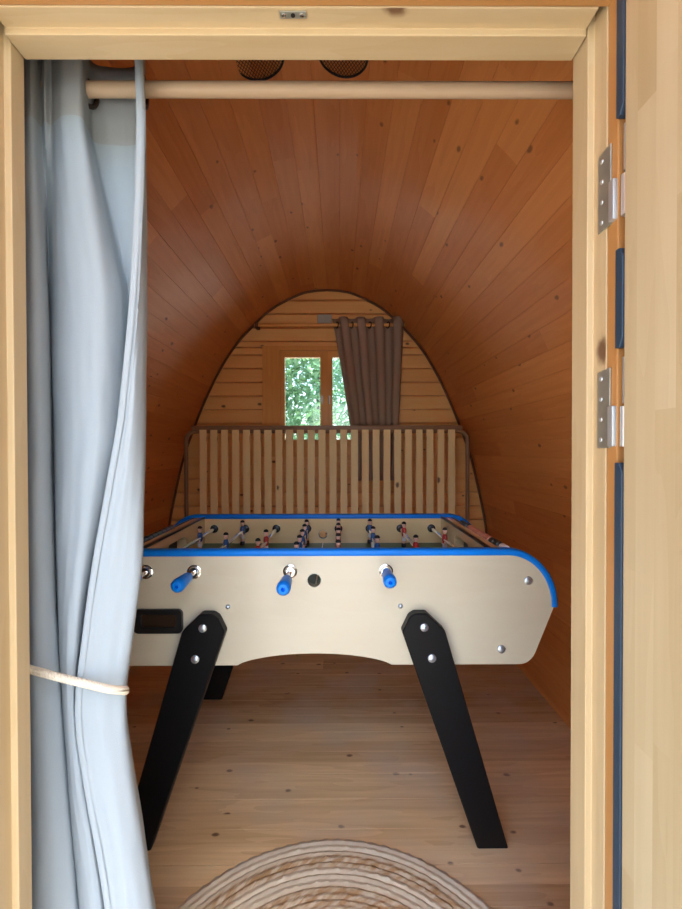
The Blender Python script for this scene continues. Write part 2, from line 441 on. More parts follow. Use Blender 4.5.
# arch trim where lining meets the gable
bm = bmesh.new()
arc = [p for p in prof if p.y > .02]
path = [Vector((CX-p.x+.006*(1 if p.x > .3 else 0), YB-.008, p.y-.008)) for p in reversed(arc)]+[Vector((CX+p.x-.006*(1 if p.x > .3 else 0), YB-.008, p.y-.008)) for p in arc[1:]]
sweep(bm, path, circ(.0085, 8), up=(0, 1, 0))
struct(mk('trim_1', bm, M['trim'], smooth=True), 'dark brown edging following the arch of the back gable', 'trim')

# front gable with the doorway
HX0, HX1, HZ1 = -.545, .425, 1.875
bm = bmesh.new()
outl = [(CX+p.x*.999, max(p.y, -.03)) for p in prof[::4]]+[(CX-p.x*.999, max(p.y, -.03)) for p in prof[::-4]]
seen = []; 
for p in outl:
    if not seen or (abs(p[0]-seen[-1][0])+abs(p[1]-seen[-1][1])) > 1e-3: seen.append(p)
zf = .0
right = [p for p in seen if p[0] >= CX]; left = [p for p in seen if p[0] < CX]
poly = right+[(HX1, -.03), (HX1, HZ1), (HX0, HZ1), (HX0, -.03)]+left
bm2 = bmesh.new()
vs_ = [bm2.verts.new((p[0], YF-.065, p[1])) for p in poly]
es = [bm2.edges.new((vs_[i], vs_[(i+1) % len(vs_)])) for i in range(len(vs_))]
bmesh.ops.triangle_fill(bm2, edges=es, use_beauty=True)
r = bmesh.ops.extrude_face_region(bm2, geom=bm2.faces[:])
bmesh.ops.translate(bm2, verts=[g for g in r['geom'] if isinstance(g, bmesh.types.BMVert)], vec=(0, .065, 0))
bmesh.ops.recalc_face_normals(bm2, faces=bm2.faces); bm.free()
struct(mk('wall_front', bm2, M['clad'], grain='x'))

# ------------------------------------------------------------------ door frame (head, two jambs, casing, plates, hinges)
JL, JR, HD = -.490, .3685, 1.818                # clear opening
fr = bpy.data.objects.new('trim_2', None); C.objects.link(fr); fr.location = (-.06, .64, 0)
struct(fr, 'pale pine door frame around the doorway', 'door frame')
bm = bmesh.new()
prism(bm, [(JR, .68), (JR, .639), (JR+.010, .639), (JR+.010, .609), (HX1, .609), (HX1, .68)], 'z', 0, HD+.05, .0015)
mk('jamb', bm, M['frame'], fr, 'z')
bm = bmesh.new()
prism(bm, [(JL, .68), (JL, .652), (JL-.010, .652), (JL-.010, .609), (HX0, .609), (HX0, .68)], 'z', 0, HD+.05, .0015)
mk('jamb', bm, M['frame'], fr, 'z')
bm = bmesh.new()
prism(bm, [(.68, HD), (.639, HD), (.639, HD+.010), (.609, HD+.010), (.609, HZ1), (.68, HZ1)], 'x', JL-.0101+.012, JR+.0101-.012, .0015)
mk('head', bm, M['frame'], fr, 'x')
bm = bmesh.new()
prism(bm, [(HX1+.04, 0), (HX1+.04, HZ1+.04), (HX0-.04, HZ1+.04), (HX0-.04, 0), (JL-.011, 0), (JL-.011, HD+.011), (JR+.011, HD+.011), (JR+.011, 0)], 'y', .586, .6085, .002)
mk('casing', bm, M['casing'], fr, 'z')
bm = bmesh.new(); box(bm, HX0, HX1, .60, .68, -.04, .0, .003); mk('sill', bm, M['frame'], fr, 'x')
# strike plate under the head, with its two screws
bm = bmesh.new(); zz = HD+.010
box(bm, -.083, -.045, .613, .623, zz-.0022, zz, .0006)
sp_ = mk('strike_plate', bm, M['hinge'], fr); sp_['label'] = 'small steel strike plate screwed under the door head'
for sx in (-.077, -.051):
    bm = bmesh.new(); lathe(bm, [(0, .003), (.001, .0028), (.0016, .0012), (.0016, 0)], (sx, .618, zz-.0022), (0, 0, -1), 12); mk('screw', bm, M['chrome'], sp_, smooth=True)
bm = bmesh.new(); lathe(bm, [(0, .0032), (.0005, .0032), (.0005, 0)], (-.064, .618, zz-.0021), (0, 0, -1), 12); mk('bolt_hole', bm, M['wire'], sp_)
bm = bmesh.new(); box(bm, JL-.0102, JL-.008, .613, .631, 1.205, 1.315, .0006); mk('latch_plate', bm, M['hinge'], fr)
# hinges: the jamb halves
for hz in (1.52, 1.21, .22):
    bm = bmesh.new(); X = JR+.010
    prism(bm, [(.626, hz), (.626, hz+.109), (.5975, hz+.112), (.5975, hz)], 'x', X-.002, X+.0004, .0005)
    h = mk('hinge', bm, M['hinge'], fr); h['label'] = 'galvanised steel hinge plate on the right jamb'
    for k in range(4):
        bm = bmesh.new(); zc = hz+.012+k*.029; yc = .617
        lathe(bm, [(0, .0034), (.0008, .003), (.0012, .0014), (.0012, 0)], (X-.002, yc, zc), (-1, 0, 0), 12); mk('screw', bm, M['hinge2'], h, smooth=True)
    bm = bmesh.new(); box(bm, X-.005, X+.004, .587, .598, hz+.002, hz+.058, .002); mk('knuckle', bm, M['hinge2'], h, smooth=True)

# door leaf, swung open towards the outside on the right
dr = bpy.data.objects.new('door_1', None); C.objects.link(dr); dr.location = (.405, .57, .01)
struct(dr, 'laminated pine door leaf standing open at the right', 'door')
bm = bmesh.new(); box(bm, .3770, .428, -.27, .569, .012, 1.83, .003); mk('leaf', bm, M['leaf'], dr, 'z')
bm = bmesh.new(); box(bm, .390, .428, .567, .583, .012, 1.83, .001); mk('edge_lip', bm, M['casing'], dr, 'z')
for z0, z1 in ((1.655, 1.83), (1.345, 1.478), (.345, 1.190)):
    bm = bmesh.new(); c = .012
    prism(bm, [(.5702, z0+(c if z0 > .4 else 0)), (.5702, z1-c), (.577, z1), (.5850, z1), (.5850, z0), (.577, z0)], 'x', .3757, .3895, .0012)
    mk('gasket', bm, M['gasket'], dr)
for hz in (1.52, 1.21, .22):
    bm = bmesh.new(); cyl(bm, (.3842, .5765, hz+.002), (.3842, .5765, hz+.056), .0055, seg=14); cyl(bm, (.3848, .5745, hz+.060), (.3848, .5745, hz+.122), .0045, seg=14)
    h = mk('hinge', bm, M['hinge2'], dr, smooth=True)
bm = bmesh.new(); lathe(bm, [(0, .026), (.006, .026), (.008, .02)], (.3770, -.19, 1.03), (-1, 0, 0)); hd = mk('handle', bm, M['hinge2'], dr, smooth=True)
bm = bmesh.new(); sweep(bm, catmull([(.371, -.19, 1.03), (.33, -.19, 1.03), (.32, -.18, 1.03), (.32, -.08, 1.03)], 6), circ(.009), up=(0, 0, 1)); mk('lever', bm, M['hinge2'], hd, smooth=True)

# ------------------------------------------------------------------ back window
wn_ = bpy.data.objects.new('window_1', None); C.objects.link(wn_); wn_.location = (-.095, YB, WZ0)
struct(wn_, 'small two-light timber window in the back gable', 'window')
bm = bmesh.new(); y0 = YB-.022; y1 = YB+.055
for x0, x1, z0, z1 in ((-.555, -.428, 1.16, 1.965), (.238, .365, 1.16, 1.965), (-.428, .238, 1.93, 1.965), (-.428, .238, 1.16, 1.245)):
    box(bm, x0, x1, y0, y1, z0, z1, .003)
mk('casing', bm, M['windowwood'], wn_, 'z')
bm = bmesh.new(); box(bm, -.111, -.079, YB-.012, YB+.05, 1.245, 1.93, .003); mk('mullion', bm, M['windowwood'], wn_, 'z')
for x0, x1, hx in ((-.428, -.111, -.122), (-.079, .238, -.068)):
    bm = bmesh.new(); t = .033
    for a, b, c, d in ((x0, x0+t, 1.245, 1.93), (x1-t+.008, x1, 1.245, 1.93), (x0+t, x1-t+.008, 1.885, 1.93), (x0+t, x1-t+.008, 1.245, 1.285)):
        box(bm, a, b, YB-.004, YB+.036, c, d, .004)
    s = mk('sash', bm, M['windowwood'], wn_, 'z')
    bm = bmesh.new(); box(bm, x0+t-.004, x1-t+.012, YB+.014, YB+.018, 1.281, 1.889); mk('pane', bm, M['glass'], s)
    bm = bmesh.new(); box(bm, hx-.006, hx+.006, YB-.010, YB-.003, 1.565, 1.605, .002); cyl(bm, (hx, YB-.008, 1.585), (hx, YB-.03, 1.585), .004); box(bm, hx-.004, hx+.004, YB-.034, YB-.028, 1.54, 1.592, .002)
    mk('latch', bm, M['zinc'], s)

# window curtain rod, its curtain and the sensor above
rd = thing('curtain_rod', 'thin wooden curtain rod above the small back window', 'curtain rod', (-.08, YB-.07, 2.10))
bm = bmesh.new(); cyl(bm, (-.60, YB-.07, 2.10), (.47, YB-.07, 2.10), .0125, seg=16); mk('rod', bm, M['windowwood'], rd, 'x', True)
for x in (-.585, .455):
    bm = bmesh.new(); box(bm, x-.012, x+.012, YB-.085, YB-.001, 2.082, 2.118, .004); mk('bracket', bm, M['trim'], rd, 'y')
bm = bmesh.new(); box(bm, -.155, -.05, YB-.03, YB-.0005, 2.125, 2.19, .006); 
sn = tag(mk('sensor_box', bm, M['sensor'], loc=(-.10, YB-.015, 2.125)), 'small grey plastic box on the gable above the window', 'sensor')

wc = thing('window_curtain', 'taupe curtain with ring eyelets drawn to the right of the back window', 'curtain', (.2, YB-.07, 1.0))
bm = bmesh.new(); L = bm.loops.layers.uv.verify(); rows = []; NZ, NU = 30, 110
zt, zb = 2.152, .99
for i in range(NZ+1):
    t = i/NZ; z = zt+(zb-zt)*t
    xl = -.040+.135*min(1, t/.72)**.9; xr = .478-.06*t
    r = []
    for j in range(NU+1):
        u = j/NU
        ph = u*8*PI-.6+.5*math.sin(3*u+t)
        x = xl+(xr-xl)*u+.008*math.sin(2*ph)
        yv = YB-.07+(.030+.006*math.sin(7*u+2))*math.cos(ph)*(1-.15*t)+.008*noise.noise(Vector((u*4, t*3, 1)))
        yv = min(yv, YB-.030)
        r.append(bm.verts.new((x, yv, z)))
    rows.append(r)
for a, b in zip(rows, rows[1:]):
    for j in range(NU): bm.faces.new((a[j], a[j+1], b[j+1], b[j]))
cl = mk('cloth', bm, M['taupe'], wc, smooth=True)
md = cl.modifiers.new('thick', 'SOLIDIFY'); md.thickness = .003; md.offset = 0
for x in (-.012, .093, .158, .222, .287, .352, .42):
    bm = bmesh.new(); torus(bm, (x, YB-.07, 2.10), (1, .45, 0), .021, .0045, 24, 8); mk('eyelet', bm, M['bronze'], wc, smooth=True)

# ------------------------------------------------------------------ ceiling vents
for vx, lab in ((-.232, 'black round wire mesh vent in the ceiling, left of the pair over the doorway'), (.014, 'black round wire mesh vent in the ceiling, right of the pair over the doorway')):
    o = vx-CX; z = vault_z(o); e = .01
    sl_ = (vault_z(abs(o)+e)-vault_z(abs(o)-e))/(2*e)*(1 if o > 0 else -1)
    R_ = Matrix.Rotation(-math.atan(sl_), 4, 'Y'); T = Matrix.Translation((vx, 1.276, z-.004)) @ R_
    v = thing('ceiling_vent', lab, 'vent', (vx, 1.276, z), 'mesh vents in the ceiling')
    bm = bmesh.new(); torus(bm, (0, 0, 0), (0, 0, 1), .073, .0035, 40, 8); bm.transform(T); mk('ring', bm, M['wire'], v, smooth=True)
    bm = bmesh.new()
    for s in (1, -1):
        for k in range(-12, 13):
            off = k*.0085; h = math.sqrt(max(0, .0725**2-(off)**2))
            if h < .01: continue
            a = Vector((-h, off, -.003)); b = Vector((h, off, -.003)); q = Matrix.Rotation(s*math.radians(58), 3, 'Z')
            cyl(bm, q @ a, q @ b, .0009, seg=5)
    bm.transform(T); mk('mesh', bm, M['wire'], v)

# ------------------------------------------------------------------ slatted bed base standing on edge against the gable
bd = thing('bed_base', 'slatted bed base stood on its long edge against the back gable', 'bed frame', (-.081, 2.92, 0))
B0 = -.081
bm = bmesh.new()
pth = [(B0-.955, 2.92, 0), (B0-.955, 2.92, .5), (B0-.955, 2.92, 1.26)]
pth = [Vector(p) for p in pth]+[Vector((B0-.955+.07*(1-math.cos(a)), 2.92, 1.28+.055*math.sin(a))) for a in [i*PI/2/7 for i in range(1, 8)]]
full = pth+[Vector((2*B0-p.x, p.y, p.z)) for p in reversed(pth)]
sweep(bm, full, circ(.0135), up=(0, 1, 0)); mk('tube_frame', bm, M['tube'], bd, smooth=True)
bm = bmesh.new(); box(bm, B0-.915, B0+.918, 2.900, 2.932, 1.345, 1.374, .006); mk('side_rail', bm, M['tube'], bd, smooth=True)
bm = bmesh.new(); box(bm, B0-.93, B0+.93, 2.912, 2.932, .06, .085, .004); mk('side_rail', bm, M['tube'], bd, smooth=True)
bm = bmesh.new()
for k in range(24):
    xc = B0-.836+k*.073
    box(bm, xc-.0238+random.uniform(-.001, .001), xc+.0238, 2.902, 2.914, .062, 1.346, .003)
mk('slat_panel', bm, M['slat'], bd, 'z')

# ------------------------------------------------------------------ the table
TX, TY = -.077, 1.695
T = thing('foosball_table', 'cream football table with blue rims and black splayed legs', 'game table', (TX, TY, 0))
def arcpts(cx, cz, rx, rz, a0, a1, n):
    return [(cx+rx*math.cos(math.radians(a0+(a1-a0)*k/n)), cz+rz*math.sin(math.radians(a0+(a1-a0)*k/n))) for k in range(n+1)]
TOP = .891
rhs = [(.600, TOP)]+arcpts(.600, .728, .142, TOP-.728, 88, 4, 10)+[(.742, .728)]+[((1-t)**2*.6845+2*t*(1-t)*.668+t*t*.632, (1-t)**2*.586+2*t*(1-t)*.545+t*t*.545) for t in [i/8 for i in range(9)]]
rhs = rhs+[(.236, .545)]
bot = [(.236*math.cos(math.radians(a)), .545+.036*math.sin(math.radians(a))**1.4) for a in range(6, 90, 6)]
half_r = rhs+bot
outl = half_r+[(0, .581)]+[(-x, z) for x, z in reversed(half_r)]
def circle2(cx, cz, r, n=24): return [(cx+r*math.cos(2*PI*i/n), cz+r*math.sin(2*PI*i/n)) for i in range(n)]
rim_path = [(-.742, .722), (-.742, .735)]+[(-x, z) for x, z in reversed(arcpts(.600, .728, .142, TOP-.728, 90, 0, 16))]
rim_path = [(-x, z) for x, z in arcpts(.600, .728, .142, TOP-.728, 0, 90, 16)]
rim_path = [(-.742, .722)]+rim_path+[(-.3, TOP), (0, TOP), (.3, TOP)]+[(-x, z) for x, z in reversed(rim_path)]+[(.742, .722)]
RODX = [(-3.5+i)*.1473 for i in range(8)]
ZR = .835
for side in (-1, 1):
    ya = TY+side*.375; yb = TY+side*.345
    bm = bmesh.new()
    prism(bm, [(TX+x, z) for x, z in outl], 'y', min(ya, yb), max(ya, yb), holes=[[(TX+x, z) for x, z in circle2(0, .807, .0215)]]
          + [[(TX+x, z) for x, z in circle2(rx, ZR, .012, 14)] for i_, rx in enumerate(RODX) if (i_ in (0, 1, 3, 5)) == (side < 0)])
    bm.normal_update()
    for f in bm.faces:
        f.material_index = 1 if abs(f.normal.y) < .5 else (0 if f.normal.y*side > 0 else 2)
    p = mk('side_panel', bm, [M['panel'], M['paneledge'], M['inner']], T, 'x')
    bm = bmesh.new()
    sec = [(.0190*c, .0112*s) for c, s in [(math.copysign(abs(math.cos(a))**.6, math.cos(a)), math.copysign(abs(math.sin(a))**.6, math.sin(a))) for a in [2*PI*i/16 for i in range(16)]]]
    sweep(bm, [Vector((TX+x, (ya+yb)/2, z)) for x, z in rim_path], sec, up=(0, 1, 0))
    mk('rim', bm, M['blue'], T, smooth=True)
    # ball entry cup
    bm = bmesh.new(); lathe(bm, [(-.0305, .0205), (-.0305, .0222), (-.0302, .0222), (-.0302, .0214), (-.0006, .0214), (-.0004, .0224), (.0008, .0222), (.001, .0205), (-.0305, .0205)], (TX, ya, .807), (0, side, 0), 28, 0, False); mk('ball_inlet', bm, M['hinge'], p, smooth=True)
    # bolts and screws through the panel
    for bx, bz, r in ((.66, .804, .013), (.577, .592, .0125), (.265, .727, .0075)):
        for s in (-1, 1):
            bm = bmesh.new()
            lathe(bm, [(0, r), (.004, r*.95), (.007, r*.6), (.008, 0)], (TX+s*bx, ya, bz), (0, side, 0), 20)
            mk('bolt', bm, M['zinc'], p, smooth=True)
    # legs, flat boards bolted to the outside
    for s in (-1, 1):
        pts = [(.266, .660), (.288, .706), (.304, .7165), (.340, .7165), (.395, .664), (.587, 0), (.494, 0)]
        bm = bmesh.new(); y2 = ya+side*.036
        prism(bm, [(TX+s*x, z) for x, z in pts], 'y', min(ya, y2)+.0002, max(ya, y2), .0035, bevseg=1)
        lg = mk('leg', bm, M['black'], T)
        for bx, bz in ((.332, .675), (.355, .582)):
            bm = bmesh.new(); lathe(bm, [(0, .0125), (.003, .0122), (.006, .008), (.007, 0)], (TX+s*bx, y2, bz), (0, side, 0), 20); mk('bolt', bm, M['zinc'], lg, smooth=True)
# ball return window low on the left of the near side
bm = bmesh.new()
x0, x1, z0, z1 = TX-.553, TX-.402, .647, .722; ya = TY-.375
prism(bm, rrect(x0, x1, z0, z1, .016), 'y', ya-.010, ya+.0005, .003, holes=[rrect(x0+.022, x1-.022, z0+.019, z1-.017, .008)])
br = mk('ball_return', bm, M['blackp'], T); br['label'] = 'black framed ball return slot'
bm = bmesh.new(); box(bm, x0+.015, x1-.015, ya-.002, ya-.0008, z0+.012, z1-.012); mk('slot_cover', bm, plain('smoky_brown_plastic', (.035, .020, .012, 1), .25), br)
# playing field, ends, base
bm = bmesh.new(); box(bm, TX-.56, TX+.56, TY-.3455, TY+.3455, .748, .766); pf = mk('playfield', bm, M['green'], T)
bm = bmesh.new(); box(bm, TX-.002, TX+.002, TY-.345, TY+.345, .7658, .7664)
for s in (-1, 1): prism(bm, circle2(TX, TY, .0915, 40), 'z', .7658, .7663, holes=[circle2(TX, TY, .0875, 40)]) if s == 1 else None
mk('field_lines', bm, M['white'], pf)
bm = bmesh.new(); box(bm, TX-.60, TX+.60, TY-.3455, TY+.3455, .60, .615); mk('base_board', bm, M['paneledge'], T, 'x')
for s in (-1, 1):
    bm = bmesh.new(); xa, xb = sorted((TX+s*.56, TX+s*.605))
    prism(bm, [(TY-.3452, .60), (TY-.3452, .888), (TY+.3452, .888), (TY+.3452, .60), (TY+.10, .60), (TY+.10, .835), (TY+.08, .852), (TY-.08, .852), (TY-.10, .835), (TY-.10, .60)], 'x', xa, xb, .0015)
    e_ = mk('end_panel', bm, M['inner'], T, 'y')
    bm = bmesh.new(); xa, xb = sorted((TX+s*.600, TX+s*.606)); box(bm, xa, xb, TY-.102, TY+.102, .60, .856); mk('goal_back', bm, M['blackp'], e_)
    bm = bmesh.new(); xa, xb = sorted((TX+s*.556, TX+s*.572)); box(bm, xa, xb, TY-.345, TY+.345, .886, .892, .002); mk('edge_strip', bm, M['blackp'], e_, smooth=True)
    bm = bmesh.new(); cyl(bm, (TX+s*.613, TY-.344, .885), (TX+s*.613, TY+.344, .885), .005); sc = mk('score_bar', bm, M['blackp'], T, smooth=True)
    runs = [('white', 1, 1.37)]+[('blackp', 2, 1.425)]+[('salmon', 6, 1.512)]+[('blackp', 2, 1.785)] if s == 1 else [('blackp', 8, 1.45)]
    for m_, n_b, y_0 in runs:
        for q in range(n_b):
            bm = bmesh.new(); lathe(bm, [(0, .009), (.003, .014), (.037, .014), (.040, .009)], (TX+s*.613, y_0+.0405*q, .887), (0, 1, 0), 16); mk('score_bead', bm, M[m_], sc, smooth=True)

# the rods, with handles, bumpers and figures
def figure_mesh(shirt):
    bm = bmesh.new(); SEG = 12
    def loft(rings, mi):
        prev = None
        for z, rx, ry, ox, oy in rings:
            cur = [bm.verts.new((ox+rx*math.cos(2*PI*i/SEG), oy+ry*math.sin(2*PI*i/SEG), z)) for i in range(SEG)]
            if prev:
                for i in range(SEG):
                    j = (i+1) % SEG; bm.faces.new((prev[i], prev[j], cur[j], cur[i])).material_index = mi
            else: bm.faces.new(cur[::-1]).material_index = mi
            prev = cur
        bm.faces.new(prev).material_index = mi
    loft([(-.064, .010, .011, 0, 0), (-.062, .012, .013, 0, 0), (-.050, .011, .012, 0, 0), (-.046, .008, .010, 0, 0)], 3)       # boots
    loft([(-.047, .0065, .009, 0, 0), (-.034, .0075, .0105, 0, 0)], 2)                                                     # legs
    loft([(-.035, .0095, .0125, 0, 0), (-.024, .0095, .012, 0, 0), (-.014, .009, .0105, 0, 0)], 4)                              # shorts
    loft([(-.015, .0095, .0112, 0, 0), (-.004, .0115, .0125, 0, 0), (.012, .011, .0148, 0, 0), (.019, .009, .0135, 0, 0), (.023, .005, .006, 0, 0)], 0)   # shirt
    for s in (-1, 1):
        loft([(.018, .0048, .0035, 0, s*.0145), (.004, .005, .0042, .001, s*.0165)], 0)
        loft([(.005, .0042, .0036, .001, s*.0165), (-.016, .0036, .003, .003, s*.015), (-.021, .0042, .0034, .003, s*.0145)], 2)
    loft([(.020, .0048, .0048, 0, 0), (.027, .005, .005, 0, 0), (.029, .0078, .007, 0, 0), (.035, .0095, .0085, 0, 0), (.041, .0092, .0085, 0, 0), (.046, .006, .006, 0, 0)], 2)  # neck, face
    loft([(.0405, .0101, .0094, 0, 0), (.0435, .0102, .0095, 0, 0), (.047, .0085, .008, -.0002, 0), (.0505, .004, .004, 0, 0)], 1)      # hair
    for s in (-1, 1):
        for q in (-1, 1):
            r = bmesh.ops.create_icosphere(bm, subdivisions=1, radius=.0013, matrix=Matrix.Translation((s*.0088, q*.003, .0358)))
            for v in r['verts']:
                for f in v.link_faces: f.material_index = 1
    bm.normal_update(); me = bpy.data.meshes.new('figure'); bm.to_mesh(me); bm.free()
    for m_ in (M[shirt], M['wire'], M['skin'], M['blackp'], M['white']): me.materials.append(m_)
    for p in me.polygons: p.use_smooth = True
    try: me.set_sharp_from_angle(angle=math.radians(50))
    except Exception: pass
    return me
FB, FR = figure_mesh('shirtb'), figure_mesh('shirtr')
# (team, figure distances in y, handle end offset from the table's side)
RODS = [('b', [1.83], .150), ('b', [1.69, 1.98], .147), ('r', [1.40, 1.575, 1.75], .11), ('b', [1.515, 1.635, 1.755, 1.875, 1.995], .175),
        ('r', [1.545, 1.665, 1.785, 1.905, 2.025], .10), ('b', [1.62, 1.815, 2.01], .118), ('r', [1.63, 1.93], .31), ('r', [1.78], .33)]
for rx, (team, ys_, ext) in zip(RODX, RODS):
    X = TX+rx; s = -1 if team == 'b' else 1
    yn = TY+s*.375
    bm = bmesh.new(); cyl(bm, (X, yn+s*(ext-.03), ZR), (X, TY-s*.346, ZR), .0078, seg=14)
    rod = mk('player_rod', bm, M['chrome'], T, smooth=True)
    hm = M['blue'] if team == 'b' else M['red']
    bm = bmesh.new(); y0 = yn+s*(ext-.098)
    lathe(bm, [(0, .0085), (.002, .0125), (.012, .0155), (.020, .015), (.030, .0165), (.055, .0180), (.078, .0195), (.090, .019), (.097, .0135), (.0985, .006), (.096, .0045), (.085, .004)], (X, y0, ZR), (0, s, 0), 22)
    mk('handle', bm, hm, rod, smooth=True)
    for sd_ in (-1, 1):
        bm = bmesh.new(); yo = TY+sd_*.375
        if sd_ == s: lathe(bm, [(0, .022), (.003, .0215), (.005, .017), (.010, .0145), (.011, .010), (.011, .0079)], (X, yo, ZR), (0, sd_, 0), 24)
        if sd_ == s: mk('bearing', bm, M['chrome'], rod, smooth=True)
        bm = bmesh.new(); yi = TY+sd_*.345
        lathe(bm, [(0, .019), (.004, .0185), (.006, .013), (.016, .0125), (.017, .009)], (X, yi, ZR), (0, -sd_, 0), 20); mk('bumper', bm, M['blackp'], rod, smooth=True)
    for fy in ys_:
        f = bpy.data.objects.new('player_figure', FB if team == 'b' else FR); C.objects.link(f); f.parent = rod
        f.location = Vector((X, fy, ZR))-wloc(rod); f.rotation_euler = (0, 0, 0 if team == 'b' else PI)
        f['label'] = 'small player figure in a %s shirt' % ('blue' if team == 'b' else 'red')

# ------------------------------------------------------------------ door curtain, its pole and tie-back
PZ, PY = 1.872, .80
pl = thing('curtain_pole', 'thick pale wooden pole across the top of the doorway', 'curtain rod', (-.08, PY, PZ))
bm = bmesh.new(); cyl(bm, (-.76, PY, PZ), (.60, PY, PZ), .0130, seg=24); mk('pole', bm, M['pole'], pl, 'x', True)
for x in (-.745, .585):
    bm = bmesh.new(); box(bm, x-.014, x+.014, YF+.001, PY+.024, PZ-.024, PZ+.024, .006); mk('bracket', bm, M['pole'], pl, 'y')

dc = thing('door_curtain', 'white full-length eyelet curtain gathered at the left of the doorway', 'curtain', (-.5, PY, .02))
# rows: height, crease x, right fold x, hem x  (metres at the pole's distance)
ROWS = [(1.945, -.540, -.357, -.373), (1.874, -.540, -.356, -.371), (1.75, -.540, -.355, -.369), (1.48, -.534, -.355, -.383), (1.256, -.532, -.359, -.408),
        (1.107, -.530, -.363, -.437), (.995, -.528, -.368, -.459), (.884, -.525, -.383, -.476), (.753, -.519, -.399, -.491), (.642, -.512, -.390, -.478),
        (.456, -.500, -.363, -.446), (.346, -.491, -.347, -.429), (.02, -.475, -.316, -.397)]
def rowat(z):
    for a, b in zip(ROWS, ROWS[1:]):
        if a[0] >= z >= b[0]:
            i = ROWS.index(a); t = (a[0]-z)/(a[0]-b[0])
            p = [ROWS[max(0, i-1)], a, b, ROWS[min(len(ROWS)-1, i+2)]]
            return [.5*((2*p[1][k])+(p[2][k]-p[0][k])*t+(2*p[0][k]-5*p[1][k]+4*p[2][k]-p[3][k])*t*t+(3*p[1][k]-p[0][k]-3*p[2][k]+p[3][k])*t**3) for k in (1, 2, 3)]
    return ROWS[-1][1:]
bm = bmesh.new(); rows = []; NZ = 90
for i in range(NZ+1):
    z = 1.945+(.02-1.945)*i/NZ
    xc, xr, xh = rowat(z); tie = math.exp(-((z-.753)/.10)**2)
    top = min(1, max(0, (z-1.5)/.3)); bx = xr-.034; W = min(xr-xc, (xh-xc)*1.45)
    P_ = [(-.640, .835), (-.605, .80), (-.568, .765), (xc-.006, .79), (xc+.0005, .832-.056*top), (xc+.07*W, .785), (xc+(.27-.10*top)*W, .765), (xc+(.52-.17*top)*W, .765),
              (xc+(.72-.30*top)*W, .797), (xc+(.80-.29*top)*W, .832), (max(bx, xc+.80*W), .838), (xr-.006, .828), (xr, .800), (xr-.006, .772), ((xr+xh)/2, .7535+.004*math.sin(z*9)), (xh+.012, .751), (xh, .748)]
    cen = .79; out = []
    for x, y in P_:
        y = cen+(y-cen)*(1-.35*tie) if y > .77 else y+.004*tie
        out.append(Vector((x*y/.80 if False else x+(-.0)*(y-.8), y, z)))
    pts = catmull(out, 9)
    r = []
    for k, p in enumerate(pts):
        n_ = .0035*noise.noise(Vector((k*.09, z*5, 3)))+.002*noise.noise(Vector((k*.3, z*9, 8)))
        # keep the line of sight of each fold: move with distance
        x = p.x*p.y/.80
        r.append(bm.verts.new((x, p.y+n_, p.z)))
    rows.append(r)
for i, (a, b) in enumerate(zip(rows, rows[1:])):
    for j in range(len(a)-1): bm.faces.new((a[j], a[j+1], b[j+1], b[j])).material_index = 1 if a[j].co.z > 1.80 else 0
HEMJ = len(rows[0])
cl = mk('cloth', bm, [M['curtain'], M['lining']], dc, smooth=True)
md = cl.modifiers.new('thick', 'SOLIDIFY'); md.thickness = .0022; md.offset = 0
# hem along the free edge
bm = bmesh.new()
hp = [Vector((a[0], a[1], a[2])) for a in []]
for i in range(0, NZ+1, 2):
    z = 1.945+(.02-1.945)*i/NZ; xc, xr, xh = rowat(z); tie = math.exp(-((z-.753)/.10)**2)
    y = .748+.004*tie
    hp.append(Vector(((xh+.003)*y/.80, y-.001, z)))
sweep(bm, hp, [(.0055*math.cos(a),   .0015*math.sin(a)) for a in [2*PI*k/10 for k in range(10)]], up=(1, 0, 0))
mk('hem', bm, M['curtain'], dc, smooth=True)
# eyelets where the cloth crosses the pole
for x, ax in ((-.610, (1, .5, 0)), (-.466, (.90, -.43, 0)), (-.358, (1, .2, 0))):
    bm = bmesh.new(); torus(bm, (x, PY, PZ-.003), ax, .0235, .0045, 30, 8); mk('eyelet', bm, M['bronze'], dc, smooth=True)

tb = None
bm = bmesh.new()
k = .8/430
path = catmull([(-.5375, .722, .843), (-.523, .737, .830), (-.479, .737, .818), (-.4256, .735, .806), (-.392, .737, .797), (-.3785, .749, .789), (-.3860, .772, .775), (-.404, .800, .768), (-.430, .838, .766),
                (-.49, .865, .772), (-.58, .855, .795), (-.635, .80, .835), (-.610, .725, .852)], 26, True)
n = len(path); R0 = .0034
for sidx in range(3):
    pts = []
    for i, p in enumerate(path):
        t = (path[(i+1) % n]-path[i-1]).normalized(); u = Vector((0, 0, 1)); u = (u-t*u.dot(t)).normalized(); v = t.cross(u)
        a = 2*PI*(i*38/n)+2*PI*sidx/3
        pts.append(p+(u*math.cos(a)+v*math.sin(a))*R0)
    sweep(bm, pts, circ(.0038, 8), up=(0, 0, 1), closed=True)
tb = thing('curtain_tieback', 'cream twisted rope tied round the white curtain, hooked to the left jamb', 'tieback', (-.6, .70, .85))
mk('rope', bm, M['rope'], tb, smooth=True)
bm = bmesh.new(); sweep(bm, catmull([(-.606, .6805, .855), (-.606, .70, .853), (-.606, .720, .847), (-.606, .722, .862)], 6), circ(.003, 8), up=(1, 0, 0)); mk('hook', bm, M['zinc'], tb, smooth=True)

